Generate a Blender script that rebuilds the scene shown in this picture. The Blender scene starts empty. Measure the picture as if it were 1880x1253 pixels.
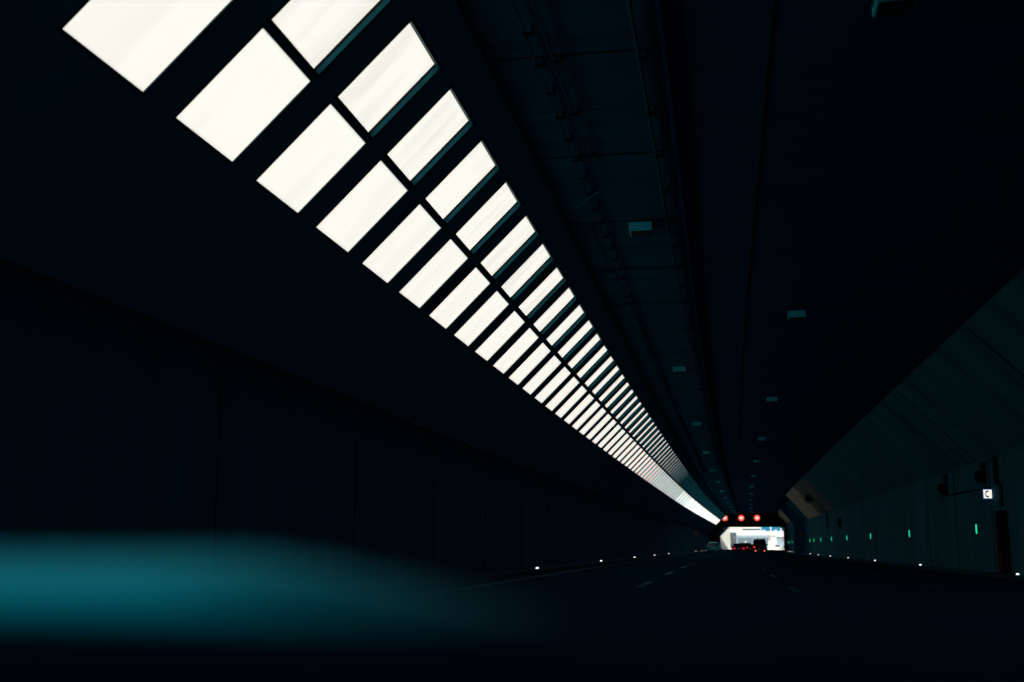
import bpy, bmesh, math, random
from mathutils import Vector, Matrix
random.seed(7)
R = math.radians
SC = bpy.context.scene
COL = SC.collection
EYE = 1.01                      # camera height above the road

# ---------------------------------------------------------------- camera
cam_d = bpy.data.cameras.new("camera")
cam = bpy.data.objects.new("camera", cam_d)
COL.objects.link(cam)
SC.camera = cam
cam_d.sensor_width = 36.0
cam_d.lens = 40.0
cam_d.clip_start = 0.05
cam_d.clip_end = 6000
cam.location = (0, 0, EYE)
cam.rotation_euler = (R(90 + 10.21), 0, R(10.38))
cam_d.dof.use_dof = True
cam_d.dof.focus_distance = 26.0
cam_d.dof.aperture_fstop = 1.7

# ---------------------------------------------------------------- world, sun
SUN_EL, SUN_DIR = 50.0, Vector((-0.62, -0.55, 0))
w = bpy.data.worlds.new("World"); SC.world = w; w.use_nodes = True
nt = w.node_tree
bg = nt.nodes['Background']
sky = nt.nodes.new('ShaderNodeTexSky'); sky.sky_type = 'NISHITA'; sky.sun_disc = False
az = math.atan2(SUN_DIR.x, SUN_DIR.y)
sky.sun_elevation = R(SUN_EL); sky.sun_rotation = az
nt.links.new(sky.outputs[0], bg.inputs[0]); bg.inputs[1].default_value = 0.06
sl = bpy.data.lights.new("sun", 'SUN'); sl.energy = 5.0; sl.angle = R(0.5); sl.color = (1, 0.95, 0.87)
so = bpy.data.objects.new("sun", sl); COL.objects.link(so)
sv = Vector((SUN_DIR.x, SUN_DIR.y, 0)).normalized() * math.cos(R(SUN_EL)); sv.z = math.sin(R(SUN_EL))
so.rotation_euler = sv.to_track_quat('Z', 'Y').to_euler()
so.location = (-30, -30, 60)
SC.view_settings.view_transform = 'Standard'
SC.view_settings.look = 'None'
SC.view_settings.gamma = 1
SC.view_settings.exposure = 1.0

# ---------------------------------------------------------------- materials
def mat(name, col, rough=0.6, metal=0.0, noise=0.0, scale=(1, 1, 1), col2=None, emit=None, es=1.0, bump=0.0, detail=6, spec=0.5, contrast=(0.3, 0.7)):
    m = bpy.data.materials.new(name); m.use_nodes = True
    n = m.node_tree.nodes; l = m.node_tree.links
    b = n['Principled BSDF']
    b.inputs['Roughness'].default_value = rough; b.inputs['Metallic'].default_value = metal
    b.inputs['Specular IOR Level'].default_value = spec
    b.inputs['Base Color'].default_value = (*col, 1)
    if col2 is None and noise: col2 = tuple(c * (1 - noise) for c in col)
    if col2:
        tc = n.new('ShaderNodeTexCoord'); mp = n.new('ShaderNodeMapping'); mp.inputs['Scale'].default_value = scale
        nz = n.new('ShaderNodeTexNoise'); nz.inputs['Scale'].default_value = 1; nz.inputs['Detail'].default_value = detail; nz.inputs['Roughness'].default_value = 0.65
        rp = n.new('ShaderNodeValToRGB'); rp.color_ramp.elements[0].position = contrast[0]; rp.color_ramp.elements[1].position = contrast[1]
        rp.color_ramp.elements[0].color = (*col2, 1); rp.color_ramp.elements[1].color = (*col, 1)
        l.new(tc.outputs['Object'], mp.inputs[0]); l.new(mp.outputs[0], nz.inputs['Vector']); l.new(nz.outputs[0], rp.inputs[0]); l.new(rp.outputs[0], b.inputs['Base Color'])
        if bump:
            bp = n.new('ShaderNodeBump'); bp.inputs['Strength'].default_value = bump; bp.inputs['Distance'].default_value = 0.02
            l.new(nz.outputs[0], bp.inputs['Height']); l.new(bp.outputs[0], b.inputs['Normal'])
    if emit:
        b.inputs['Emission Color'].default_value = (*emit, 1); b.inputs['Emission Strength'].default_value = es
    return m

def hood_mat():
    m = mat('painted_fade_teal_plastic', (0.0, 0.80, 1.0), 0.55, 0.45, spec=0.1)
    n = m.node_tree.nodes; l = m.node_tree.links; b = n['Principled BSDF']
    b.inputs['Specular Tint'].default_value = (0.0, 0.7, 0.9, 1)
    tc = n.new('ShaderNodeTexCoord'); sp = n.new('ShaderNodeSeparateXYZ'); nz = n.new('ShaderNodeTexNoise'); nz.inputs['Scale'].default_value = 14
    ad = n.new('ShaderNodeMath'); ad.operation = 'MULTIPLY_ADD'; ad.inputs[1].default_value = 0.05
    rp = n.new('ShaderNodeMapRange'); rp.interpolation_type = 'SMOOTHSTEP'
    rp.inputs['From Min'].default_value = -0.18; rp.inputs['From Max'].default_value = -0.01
    mx = n.new('ShaderNodeMixRGB'); mx.inputs[1].default_value = (0.0, 0.74, 1.0, 1); mx.inputs[2].default_value = (0.0, 0.06, 0.11, 1)  # light fading to the right is put into the colour
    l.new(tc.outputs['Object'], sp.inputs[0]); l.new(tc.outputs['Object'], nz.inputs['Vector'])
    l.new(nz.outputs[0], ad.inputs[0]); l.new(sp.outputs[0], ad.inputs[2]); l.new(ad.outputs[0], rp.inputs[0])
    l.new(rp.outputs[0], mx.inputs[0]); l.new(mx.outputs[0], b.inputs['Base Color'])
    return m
def pane_mat(name, tint, vary):
    m = bpy.data.materials.new(name); m.use_nodes = True
    n = m.node_tree.nodes; l = m.node_tree.links
    n.remove(n['Principled BSDF']); out = n['Material Output']
    tr = n.new('ShaderNodeBsdfTranslucent'); df = n.new('ShaderNodeBsdfDiffuse'); mx = n.new('ShaderNodeMixShader'); mx.inputs[0].default_value = 0.08
    df.inputs[0].default_value = (0.3, 0.45, 0.5, 1)
    tc = n.new('ShaderNodeTexCoord'); mp = n.new('ShaderNodeMapping'); mp.inputs['Scale'].default_value = (0.35, 2.2, 0.35)
    oi = n.new('ShaderNodeObjectInfo')
    ad = n.new('ShaderNodeVectorMath'); ad.operation = 'ADD'
    nz = n.new('ShaderNodeTexNoise'); nz.inputs['Scale'].default_value = 1.3; nz.inputs['Detail'].default_value = 5
    rp = n.new('ShaderNodeValToRGB')
    rp.color_ramp.elements[0].position = 0.28; rp.color_ramp.elements[1].position = 0.55
    rp.color_ramp.elements[0].color = (*[t * (1 - vary) for t in tint], 1); rp.color_ramp.elements[1].color = (*tint, 1)
    l.new(tc.outputs['Object'], mp.inputs[0]); l.new(mp.outputs[0], ad.inputs[0]); l.new(oi.outputs['Location'], ad.inputs[1])
    l.new(ad.outputs[0], nz.inputs['Vector']); l.new(nz.outputs[0], rp.inputs[0]); l.new(rp.outputs[0], tr.inputs[0])
    l.new(tr.outputs[0], mx.inputs[1]); l.new(df.outputs[0], mx.inputs[2]); l.new(mx.outputs[0], out.inputs[0])
    return m

M = {}
M['wall'] = mat('board_marked_concrete', (0.028, 0.19, 0.26), 0.9, col2=(0.004, 0.075, 0.12), scale=(0.25, 1.1, 0.10), bump=0.3, spec=0.03, contrast=(0.30, 0.74))
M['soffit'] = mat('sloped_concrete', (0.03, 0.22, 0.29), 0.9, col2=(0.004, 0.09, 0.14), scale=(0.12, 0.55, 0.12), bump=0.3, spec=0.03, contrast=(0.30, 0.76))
M['soffit_mid'] = mat('painted_half_lit_concrete', (0.16, 0.19, 0.17), 0.85, col2=(0.03, 0.06, 0.065), scale=(0.12, 0.9, 0.12), spec=0.2)  # half-lit step towards the daylit end, put into the colour
M['pale'] = mat('painted_daylit_concrete', (0.72, 0.66, 0.52), 0.85, col2=(0.20, 0.21, 0.18), scale=(0.5, 0.5, 0.5), spec=0.2)  # daylight near the exit put into the concrete's colour
M['ceil'] = mat('ceiling_slab_concrete', (0.002, 0.14, 0.24), 0.9, col2=(0.001, 0.07, 0.13), scale=(0.2, 1.5, 0.5), spec=0.02)
M['ceil_dark'] = mat('shade_toned_ceiling', (0.0008, 0.10, 0.25), 0.9, noise=0.4, scale=(0.4, 0.8, 0.5), spec=0.02)  # darker tone stands in for shade on the right part of the ceiling
M['joint'] = mat('black_joint_sealant', (0.008, 0.01, 0.012), 0.9, spec=0.1)
M['asphalt'] = mat('asphalt', (0.003, 0.038, 0.075), 1.0, col2=(0.001, 0.015, 0.032), scale=(1.5, 0.15, 1.5), bump=0.15, spec=0.0)
M['kerb'] = mat('kerb_concrete', (0.01, 0.08, 0.11), 0.9, noise=0.5, scale=(1, 0.8, 1), spec=0.02)
M['paint'] = mat('worn_road_paint', (0.05, 0.19, 0.23), 0.8, col2=(0.01, 0.05, 0.07), spec=0.05, scale=(3, 1.2, 3))
M['gasket'] = mat('dark_pane_gasket', (0.004, 0.012, 0.018), 0.7, spec=0.1)
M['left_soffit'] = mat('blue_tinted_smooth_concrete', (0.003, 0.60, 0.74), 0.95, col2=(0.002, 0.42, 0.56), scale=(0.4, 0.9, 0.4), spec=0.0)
M['left_wall'] = mat('dark_board_marked_concrete', (0.002, 0.12, 0.23), 0.9, col2=(0.0, 0.075, 0.15), scale=(0.25, 1.6, 0.16), bump=0.3, spec=0.02)  # darker tone for the left wall and both bays
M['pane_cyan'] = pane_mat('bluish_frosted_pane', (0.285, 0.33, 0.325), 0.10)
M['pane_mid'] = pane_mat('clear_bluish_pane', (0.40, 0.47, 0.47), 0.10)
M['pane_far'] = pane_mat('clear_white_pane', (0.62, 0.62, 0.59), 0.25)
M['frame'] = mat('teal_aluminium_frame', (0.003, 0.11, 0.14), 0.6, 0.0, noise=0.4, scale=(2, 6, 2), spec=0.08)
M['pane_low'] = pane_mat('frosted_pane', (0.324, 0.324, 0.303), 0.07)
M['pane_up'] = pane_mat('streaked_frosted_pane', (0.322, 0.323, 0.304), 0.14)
M['lamp'] = mat('lamp_housing', (0.03, 0.75, 0.95), 0.7, spec=0.1, noise=0.15, scale=(8, 8, 8))
M['lamp_glass'] = mat('unlit_lamp_glass', (0.02, 0.03, 0.035), 0.25)
M['steel'] = mat('dull_steel', (0.004, 0.09, 0.12), 0.8, spec=0.04)
M['black'] = mat('black_plastic', (0.001, 0.009, 0.016), 0.8, spec=0.05)
M['green'] = mat('green_guide_light', (0.02, 0.3, 0.15), emit=(0.02, 0.85, 0.42), es=0.42)
M['stud'] = mat('white_guide_light', (0.5, 0.5, 0.5), emit=(0.85, 0.95, 1.0), es=1.3)
M['red_led'] = mat('orange_red_led_ring', (0.5, 0.05, 0.02), emit=(1.0, 0.09, 0.035), es=0.62)
M['white_led'] = mat('white_led_digits', (0.8, 0.8, 0.8), emit=(0.85, 0.92, 1.0), es=0.75)
M['led_field'] = mat('warm_led_field', (0.5, 0.2, 0.1), emit=(1.0, 0.16, 0.08), es=0.5)
M['phone'] = mat('lit_white_sign_face', (0.8, 0.8, 0.78), emit=(1, 0.96, 0.88), es=0.52)
M['blue'] = mat('blue_sign_border', (0.01, 0.05, 0.3), 0.5, emit=(0.0, 0.08, 0.35), es=0.12)
M['redcab'] = mat('dark_red_cabinet_paint', (0.06, 0.010, 0.012), 0.8, spec=0.05, noise=0.4, scale=(2, 2, 2))
M['glass'] = mat('dark_car_glass', (0.004, 0.016, 0.02), 0.1, spec=0.2)
M['tyre'] = mat('tyre_rubber', (0.012, 0.012, 0.013), 0.8)
M['rim'] = mat('wheel_rim', (0.25, 0.27, 0.28), 0.35, 0.7)
M['tail'] = mat('lit_tail_lamp', (0.4, 0.01, 0.01), 0.3, emit=(1.0, 0.03, 0.06), es=0.42)
M['brake'] = mat('lit_brake_lamp', (0.5, 0.05, 0.03), 0.3, emit=(1.0, 0.2, 0.12), es=0.9)
M['tail_dim'] = mat('unlit_tail_lamp', (0.12, 0.01, 0.012), 0.3)
M['head'] = mat('clear_headlamp', (0.7, 0.72, 0.74), 0.15)
M['plate'] = mat('number_plate_white', (0.45, 0.5, 0.5), 0.4)
M['dim_red'] = mat('dull_red_sign_rim', (0.35, 0.05, 0.04), 0.5)
M['dim_white'] = mat('dull_sign_face', (0.28, 0.30, 0.30), 0.5)
M['ground'] = mat('pale_ground', (0.8, 0.8, 0.74), 0.9, noise=0.25, scale=(0.1, 0.1, 0.1))
M['outroad'] = mat('sunlit_pale_road', (0.85, 0.85, 0.78), 0.85, noise=0.08, scale=(0.5, 0.1, 0.5))
M['cream'] = mat('cream_concrete', (0.88, 0.87, 0.80), 0.85, noise=0.12, scale=(0.3, 0.3, 0.3))
M['beige'] = mat('beige_render', (0.60, 0.60, 0.54), 0.85, noise=0.15, scale=(0.3, 0.3, 0.3))
M['bluegrey'] = mat('blue_grey_panel', (0.34, 0.46, 0.52), 0.7, noise=0.2, scale=(0.4, 0.4, 0.4))
M['bwindow'] = mat('building_window', (0.06, 0.10, 0.13), 0.2)
M['signblue'] = mat('blue_direction_board', (0.0, 0.16, 0.32), 0.5)
M['signwhite'] = mat('white_sign_lettering', (0.8, 0.82, 0.84), 0.5)
M['pink'] = mat('pale_pink_board', (0.38, 0.22, 0.24), 0.6)
M['dash'] = mat('black_dashboard_plastic', (0.001, 0.025, 0.06), 0.95, noise=0.3, scale=(20, 20, 20), spec=0.0)
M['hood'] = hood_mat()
PAINTS = {'black': mat('black_car_paint', (0.010, 0.014, 0.017), 0.25, 0.2), 'teal': mat('pale_blue_car_paint', (0.01, 0.42, 0.52), 0.4, 0.1, spec=0.2),
          'grey': mat('dark_green_grey_car_paint', (0.02, 0.045, 0.045), 0.3, 0.2), 'white': mat('white_car_paint', (0.7, 0.7, 0.66), 0.3)}

# ---------------------------------------------------------------- helpers
def tag(o, label=None, cat=None, group=None, kind=None):
    if label: o['label'] = label
    if cat: o['category'] = cat
    if group: o['group'] = group
    if kind: o['kind'] = kind
    return o
def empty(name, loc=(0, 0, 0), rz=0):
    o = bpy.data.objects.new(name, None); COL.objects.link(o); o.location = loc; o.rotation_euler = (0, 0, rz); o.empty_display_size = 0.2
    return o
def link(name, bm, m, parent=None, smooth=False, bevel=0):
    bmesh.ops.recalc_face_normals(bm, faces=bm.faces)
    me = bpy.data.meshes.new(name); bm.to_mesh(me); bm.free()
    for mm in (m if isinstance(m, (list, tuple)) else [m]): me.materials.append(mm)
    if smooth:
        for p in me.polygons: p.use_smooth = True
    o = bpy.data.objects.new(name, me); COL.objects.link(o)
    if parent: o.parent = parent
    if bevel:
        b = o.modifiers.new('bevel', 'BEVEL'); b.width = bevel; b.segments = 2; b.limit_method = 'ANGLE'
    return o
def box(bm, a, b, mi=0):
    x0, y0, z0 = a; x1, y1, z1 = b
    v = [bm.verts.new(p) for p in ((x0, y0, z0), (x1, y0, z0), (x1, y1, z0), (x0, y1, z0), (x0, y0, z1), (x1, y0, z1), (x1, y1, z1), (x0, y1, z1))]
    for f in ((0, 3, 2, 1), (4, 5, 6, 7), (0, 1, 5, 4), (1, 2, 6, 5), (2, 3, 7, 6), (3, 0, 4, 7)):
        bm.faces.new([v[i] for i in f]).material_index = mi
def prism(bm, pts, y0, y1, mi=0, f=None):
    """closed cross-section pts (x,z) pushed from y0 to y1"""
    f = f or (lambda x, y, z: (x, y, z))
    a = [bm.verts.new(f(x, y0, z)) for x, z in pts]; b = [bm.verts.new(f(x, y1, z)) for x, z in pts]
    n = len(pts)
    for i in range(n):
        bm.faces.new((a[i], a[(i + 1) % n], b[(i + 1) % n], b[i])).material_index = mi
    bm.faces.new(a[::-1]).material_index = mi; bm.faces.new(b).material_index = mi
def cyl(bm, p, q, r, seg=16, r2=None, mi=0):
    p, q = Vector(p), Vector(q); d = (q - p).normalized()
    u = d.orthogonal().normalized(); v = d.cross(u)
    r2 = r if r2 is None else r2
    A = [bm.verts.new(p + (u * math.cos(2 * math.pi * i / seg) + v * math.sin(2 * math.pi * i / seg)) * r) for i in range(seg)]
    B = [bm.verts.new(q + (u * math.cos(2 * math.pi * i / seg) + v * math.sin(2 * math.pi * i / seg)) * r2) for i in range(seg)]
    for i in range(seg): bm.faces.new((A[i], A[(i + 1) % seg], B[(i + 1) % seg], B[i])).material_index = mi
    bm.faces.new(A[::-1]).material_index = mi; bm.faces.new(B).material_index = mi
def BM(): return bmesh.new()
def adopt(o, root):
    o.parent = root; o.matrix_parent_inverse = root.matrix_basis.inverted(); return o

# the tunnel bends gently right: sideways shift of the left and right sides at distance y
def interp(tab, y):
    if y <= tab[0][0]: return tab[0][1]
    n = len(tab)
    for i in range(n - 1):
        if y <= tab[i + 1][0] or i == n - 2:
            x0, a = tab[i]; x1, b = tab[i + 1]
            m0 = (b - a) / (x1 - x0) if i == 0 else (b - tab[i - 1][1]) / (x1 - tab[i - 1][0])
            m1 = (b - a) / (x1 - x0) if i + 2 >= n else (tab[i + 2][1] - a) / (tab[i + 2][0] - x0)
            if i == 0 and a == 0: m0 = 0
            t = (y - x0) / (x1 - x0); h = x1 - x0
            if t > 1: return b + m1 * (y - x1)
            return (2 * t**3 - 3 * t**2 + 1) * a + (t**3 - 2 * t**2 + t) * h * m0 + (-2 * t**3 + 3 * t**2) * b + (t**3 - t**2) * h * m1
CL = [(25, 0), (60, 0.22), (116, 1.0), (160, 1.92), (200, 2.95), (240, 3.95), (290, 5.0), (337, 5.9), (420, 7.6), (600, 11.5)]
CR = [(60, 0), (119, 0.22), (155, 0.55), (195, 0.95), (240, 2.5), (290, 4.6), (337, 6.55), (420, 9.6), (600, 16)]
def cL(y): return interp(CL, y)
def cR(y): return interp(CR, y)
def cx(x, y):
    if x <= 0: return cL(y)
    t = min(1, x / 10.3); return cL(y) * (1 - t) + cR(y) * t
def W(x, y, h):                     # tunnel coordinates (h above eye level) -> world
    return (x + cx(x, y), y, h + EYE)
def head(x, y):
    return -math.atan2(cx(x, y + 1) - cx(x, y - 1), 2)
def road_h(x): return -0.92 - (x + 6.72) * 0.0132
def sweep(bm, pts, ys, mi=0, cap=True):
    rows = [[bm.verts.new(W(x, y, h)) for x, h in pts] for y in ys]
    n = len(pts)
    for a, b in zip(rows, rows[1:]):
        for i in range(n):
            bm.faces.new((a[i], a[(i + 1) % n], b[(i + 1) % n], b[i])).material_index = mi
    if cap: bm.faces.new(rows[0][::-1]).material_index = mi; bm.faces.new(rows[-1]).material_index = mi
def stations(a, b, step=6.0):
    n = max(1, int(math.ceil((b - a) / step))); return [a + (b - a) * i / n for i in range(n + 1)]

Y_IN, Y_OUT = -45.0, 337.0
# ---------------------------------------------------------------- ground and road
bm = BM()
v = [bm.verts.new(p) for p in ((-600, -600, -0.35), (600, -600, -0.35), (600, 800, -0.35), (-600, 800, -0.35))]; bm.faces.new(v)
tag(link('ground', bm, M['ground']), kind='structure')
bm = BM(); sweep(bm, [(-6.2, road_h(-6.2)), (9.8, road_h(9.8)), (9.8, road_h(9.8) - 0.25), (-6.2, road_h(-6.2) - 0.25)], stations(Y_IN, Y_OUT))
tag(link('road', bm, M['asphalt']), kind='structure')
bm = BM(); sweep(bm, [(-9, road_h(-9)), (20, road_h(20)), (20, road_h(20) - 0.3), (-9, road_h(-9) - 0.3)], stations(Y_OUT, 700, 20))
tag(link('sunlit_road', bm, M['outroad']), kind='structure')
for x0, x1, nm in ((-6.72, -6.2, 'left_kerb'), (9.8, 10.3, 'right_kerb')):
    bm = BM(); sweep(bm, [(x0, road_h(x0) + 0.13), (x1, road_h(x1) + 0.13), (x1, road_h(x1) - 0.2), (x0, road_h(x0) - 0.2)], stations(Y_IN, Y_OUT))
    tag(link('kerb', bm, M['kerb']), kind='structure')
# painted lines
def line_piece(bm, x, y0, y1, w=0.16):
    for a, b in zip(stations(y0, y1, 8), stations(y0, y1, 8)[1:]):
        vs = [bm.verts.new(W(xx, yy, road_h(xx) + 0.004)) for xx, yy in ((x - w / 2, a), (x + w / 2, a), (x + w / 2, b), (x - w / 2, b))]; bm.faces.new(vs)
bm = BM(); line_piece(bm, -5.72, Y_IN, Y_OUT, 0.2)
for x in (-2.05, 1.62, 5.6):
    y = 3.2 if x < 0 else (1.5 if x < 3 else 6)
    while y < 332:
        line_piece(bm, x, y, y + 4.2, 0.17); y += 12.5
line_piece(bm, 9.35, Y_IN, Y_OUT, 0.14)
tag(link('road_markings', bm, M['paint']), kind='structure')

# ---------------------------------------------------------------- tunnel walls
def wall_with_joints(name, x0, x1, h1, y_spans, label, jx, step, m=M['wall']):
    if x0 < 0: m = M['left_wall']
    root = empty(name, W(x0, 0, road_h(x0)))
    tag(root, label, 'wall')
    bm = BM()
    for a, b in y_spans:
        sweep(bm, [(x0, road_h(x0) - 0.3), (x1, road_h(x0) - 0.3), (x1, h1), (x0, h1)], stations(a, b))
    o = link('wall_face', bm, m); o.parent = root; o.matrix_parent_inverse = root.matrix_basis.inverted()
    for a, b in y_spans:
        y = a + step
        while y < b - 1:
            if y > 8:
                bm = BM(); sweep(bm, [(jx, road_h(x0) + 0.13), (x0, road_h(x0) + 0.13), (x0, h1), (jx, h1)], [y, y + (0.06 if x0 > 0 else 0.012)])
                adopt(link('expansion_joint', bm, M['joint']), root)
            y += step
    return root
lw = wall_with_joints('left_tunnel_wall', -6.72, -7.2, 2.72, [(Y_IN, 238), (318, Y_OUT)], 'long dark board marked concrete wall on the left under the skylights', -6.705, 5.95)
rw = wall_with_joints('right_tunnel_wall', 10.3, 10.8, 3.37, [(Y_IN, 152), (190, Y_OUT)], 'dark concrete wall on the right with green guide lights', 10.285, 7.1)
# set-back bays (dark recesses)
bm = BM(); sweep(bm, [(-8.9, -1.3), (-9.3, -1.3), (-9.3, 2.9), (-8.9, 2.9)], stations(236, 320))
sweep(bm, [(-6.74, 2.722), (-9.3, 2.722), (-9.3, 3.1), (-6.74, 3.1)], stations(236, 320))
for y in (237.5, 318): sweep(bm, [(-7.2, -1.3), (-9.3, -1.3), (-9.3, 2.72), (-7.2, 2.72)], [y, y + .4])
adopt(link('recessed_bay', bm, M['left_wall']), lw)
# right bay: wall and slope step back together
bm = BM(); sweep(bm, [(12.0, -1.5), (12.4, -1.5), (12.4, 3.9), (12.0, 3.9)], stations(150, 192))
for y in (151.7, 190): sweep(bm, [(10.4, -1.5), (12.2, -1.5), (12.2, 3.9), (9.0, 6.9), (7.3, 6.9), (7.3, 6.4), (10.4, 3.3)], [y - .15, y + .15])
sweep(bm, [(12.0, 3.7), (8.8, 6.9), (9.2, 7.1), (12.4, 3.9)], stations(150, 192))
sweep(bm, [(7.0, 6.86), (9.3, 6.86), (9.3, 7.1), (7.0, 7.1)], stations(149, 193))
adopt(link('recessed_bay', bm, M['left_wall']), rw)
bm = BM(); sweep(bm, [(10.3, 3.371), (10.8, 3.371), (10.8, 4.4), (10.3, 4.37)], stations(190, Y_OUT)); adopt(link('upper_wall_face', bm, M['wall']), rw)
# ledge lines along the wall tops
bm = BM(); sweep(bm, [(10.3, 3.31), (10.24, 3.31), (10.24, 3.40), (10.3, 3.40)], stations(Y_IN, 150))
adopt(link('ledge', bm, M['soffit']), rw)

# right sloped soffit
root = empty('right_sloped_soffit', W(10.3, 0, 3.37)); tag(root, 'sloped dark concrete soffit joining the right wall to the ceiling', 'wall')
bm = BM()
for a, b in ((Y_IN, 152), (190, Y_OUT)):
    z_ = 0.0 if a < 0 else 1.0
    for a2, b2, mi in ([(a, 112, 0), (112, 131, 1), (131, b, 2)] if a < 0 else [(a, b, 2)]):  # slope gets paler in steps to imitate daylight towards the bay
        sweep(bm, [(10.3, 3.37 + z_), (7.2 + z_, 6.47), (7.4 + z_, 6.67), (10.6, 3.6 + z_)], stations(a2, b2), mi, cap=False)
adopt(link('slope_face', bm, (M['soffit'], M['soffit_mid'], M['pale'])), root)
for a, b in ((Y_IN, 152), (190, Y_OUT)):
    y = a + 6.4 if a > 0 else a + 9.0
    while y < b - 1:
        if 8 < y < 150:
            bm = BM(); sweep(bm, [(10.285, 3.385), (7.25, 6.42), (7.24, 6.41), (10.275, 3.375)], [y, y + 0.10])
            adopt(link('expansion_joint', bm, M['joint']), root)
        y += 14.2

# ceiling
root = empty('tunnel_ceiling', W(0, 0, 6.45)); tag(root, 'dark flat tunnel ceiling of concrete slabs', 'ceiling')
bm = BM(); sweep(bm, [(-2.95, 6.45), (-0.55, 6.45), (-0.55, 6.85), (-3.3, 6.85)], stations(Y_IN, Y_OUT))
adopt(link('left_ceiling_slab', bm, M['ceil']), root)
bm = BM(); sweep(bm, [(-0.55, 6.52), (7.3, 6.52), (7.3, 6.85), (-0.55, 6.85)], stations(Y_IN, Y_OUT))
sweep(bm, [(7.3, 6.50), (9.2, 6.50), (9.2, 6.85), (7.3, 6.85)], stations(189.6, Y_OUT))
adopt(link('right_ceiling_slab', bm, M['ceil_dark']), root)
y = 8.1
k = 0
while y < 200:
    bm = BM()
    hh = 6.438 if k % 2 else 6.446
    sweep(bm, [(-2.93, 6.46), (-2.93, hh), (-0.56, hh), (-0.56, 6.46)], [y, y + (0.045 if k % 2 else 0.02)]); y += 2.012; k += 1
    adopt(link('slab_seam', bm, M['joint']), root)
bm = BM(); sweep(bm, [(0.77, 6.525), (0.77, 6.50), (0.81, 6.50), (0.81, 6.525)], stations(Y_IN, 200))
adopt(link('metal_cover_strip', bm, M['steel']), root)
bm = BM()
sweep(bm, [(-0.60, 6.46), (-0.60, 6.40), (-0.54, 6.40), (-0.54, 6.53)], stations(Y_IN, Y_OUT))
adopt(link('edge_beam', bm, M['ceil_dark']), root)

# ---------------------------------------------------------------- left sloped soffit with the skylight openings
S = 9.44
def LX(h, out=0.0): return (-(S - h) - out * 0.7071, h + out * 0.7071)      # point on the 45-degree plane, moved outwards by out
PITCH, Y0, OPEN = 2.012, 7.96, 1.385
ROWS = {'low': (4.195, 5.096), 'up': (5.161, 6.047)}
TH = 0.25
root = empty('left_sloped_soffit', W(-6.72, 0, 2.72)); tag(root, 'sloped concrete soffit above the left wall, cut by two rows of skylights', 'wall')
NMIN, NFAR, NEND = -9, 50, 113          # index of opening n starts at Y0+n*PITCH
yN = lambda n: Y0 + n * PITCH
bm = BM()
def strip(h0, h1, a, b, step=6.0, th=TH):
    sweep(bm, [LX(h0), LX(h1), LX(h1, th), LX(h0, th)], stations(a, b, step))
strip(2.72, ROWS['low'][0], Y_IN, 235, th=0.03)
strip(2.72, ROWS['low'][0], 235, Y_OUT)
strip(ROWS['low'][1], ROWS['up'][0], Y_IN, yN(NEND), 2.012, 0.095)
strip(ROWS['up'][1], 6.50, Y_IN, Y_OUT, th=0.10)
strip(ROWS['low'][0], ROWS['up'][1], Y_IN, yN(NMIN))
farY = []                                # long openings of the lower row near the exit
NFAR = 50
y = yN(NFAR)
for q_ in range(4): farY.append((y, y + 3.1)); y += 4.024
while y < yN(NEND) - 3:
    farY.append((y, y + 6.9)); y += 8.048
for n in range(NMIN, NEND):
    a, b = yN(n) + OPEN, yN(n + 1)
    sweep(bm, [LX(ROWS['up'][0]), LX(ROWS['up'][1]), LX(ROWS['up'][1], 0.095), LX(ROWS['up'][0], 0.095)], [a, b])
    if n < NFAR - 1 or n < NMIN + 1 or b <= farY[0][0] + 0.01:
        sweep(bm, [LX(ROWS['low'][0]), LX(ROWS['low'][1]), LX(ROWS['low'][1], 0.02), LX(ROWS['low'][0], 0.02)], [a, b])
for i, (a, b) in enumerate(farY):
    nb = farY[i + 1][0] if i + 1 < len(farY) else yN(NEND)
    sweep(bm, [LX(ROWS['low'][0]), LX(ROWS['low'][1]), LX(ROWS['low'][1], 0.02), LX(ROWS['low'][0], 0.02)], [b, nb])
adopt(link('slope_face', bm, M['left_soffit']), root)
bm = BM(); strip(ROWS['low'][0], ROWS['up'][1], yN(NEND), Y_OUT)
adopt(link('painted_daylit_end', bm, M['pale']), root)  # pale colour stands in for daylight from the exit

def skylight_mesh(h0, h1, L, depth, lip, proud):
    """local frame: x along the slope (upwards), y along the tunnel, z out of the tunnel; origin at lower near corner"""
    wdt = (h1 - h0) * math.sqrt(2); t = 0.022
    fr = BM()
    for a, b in (((-lip, -lip), (0, L + lip)), ((wdt, -lip), (wdt + lip, L + lip)), ((0, -lip), (wdt, 0)), ((0, L), (wdt, L + lip))):
        box(fr, (a[0], a[1], -proud), (b[0], b[1], -0.001))
    e = 0.012
    for a, b in (((0.001, 0.001), (e, L - 0.001)), ((wdt - e, 0.001), (wdt - 0.001, L - 0.001)), ((e, 0.001), (wdt - e, e)), ((e, L - e), (wdt - e, L - 0.001))):
        box(fr, (a[0], a[1], -proud - 0.002), (b[0], b[1], depth * 0.52 if depth > 0 else 0.006))
        if depth > 0: box(fr, (a[0] - 0.0005 if a[0] > e else a[0], a[1], depth * 0.52), (b[0], b[1], depth + 0.006), 1)
    pn = BM()
    vs = [pn.verts.new(p) for p in ((e, e, depth), (wdt - e, e, depth), (wdt - e, L - e, depth), (e, L - e, depth))]; pn.faces.new(vs)
    if depth < 0:
        v2 = [pn.verts.new((v_.co.x, v_.co.y, 0.015)) for v_ in vs]
        for i in range(4): pn.faces.new((vs[i], vs[(i + 1) % 4], v2[(i + 1) % 4], v2[i]))
    return fr, pn
PROTO = {}
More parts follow.
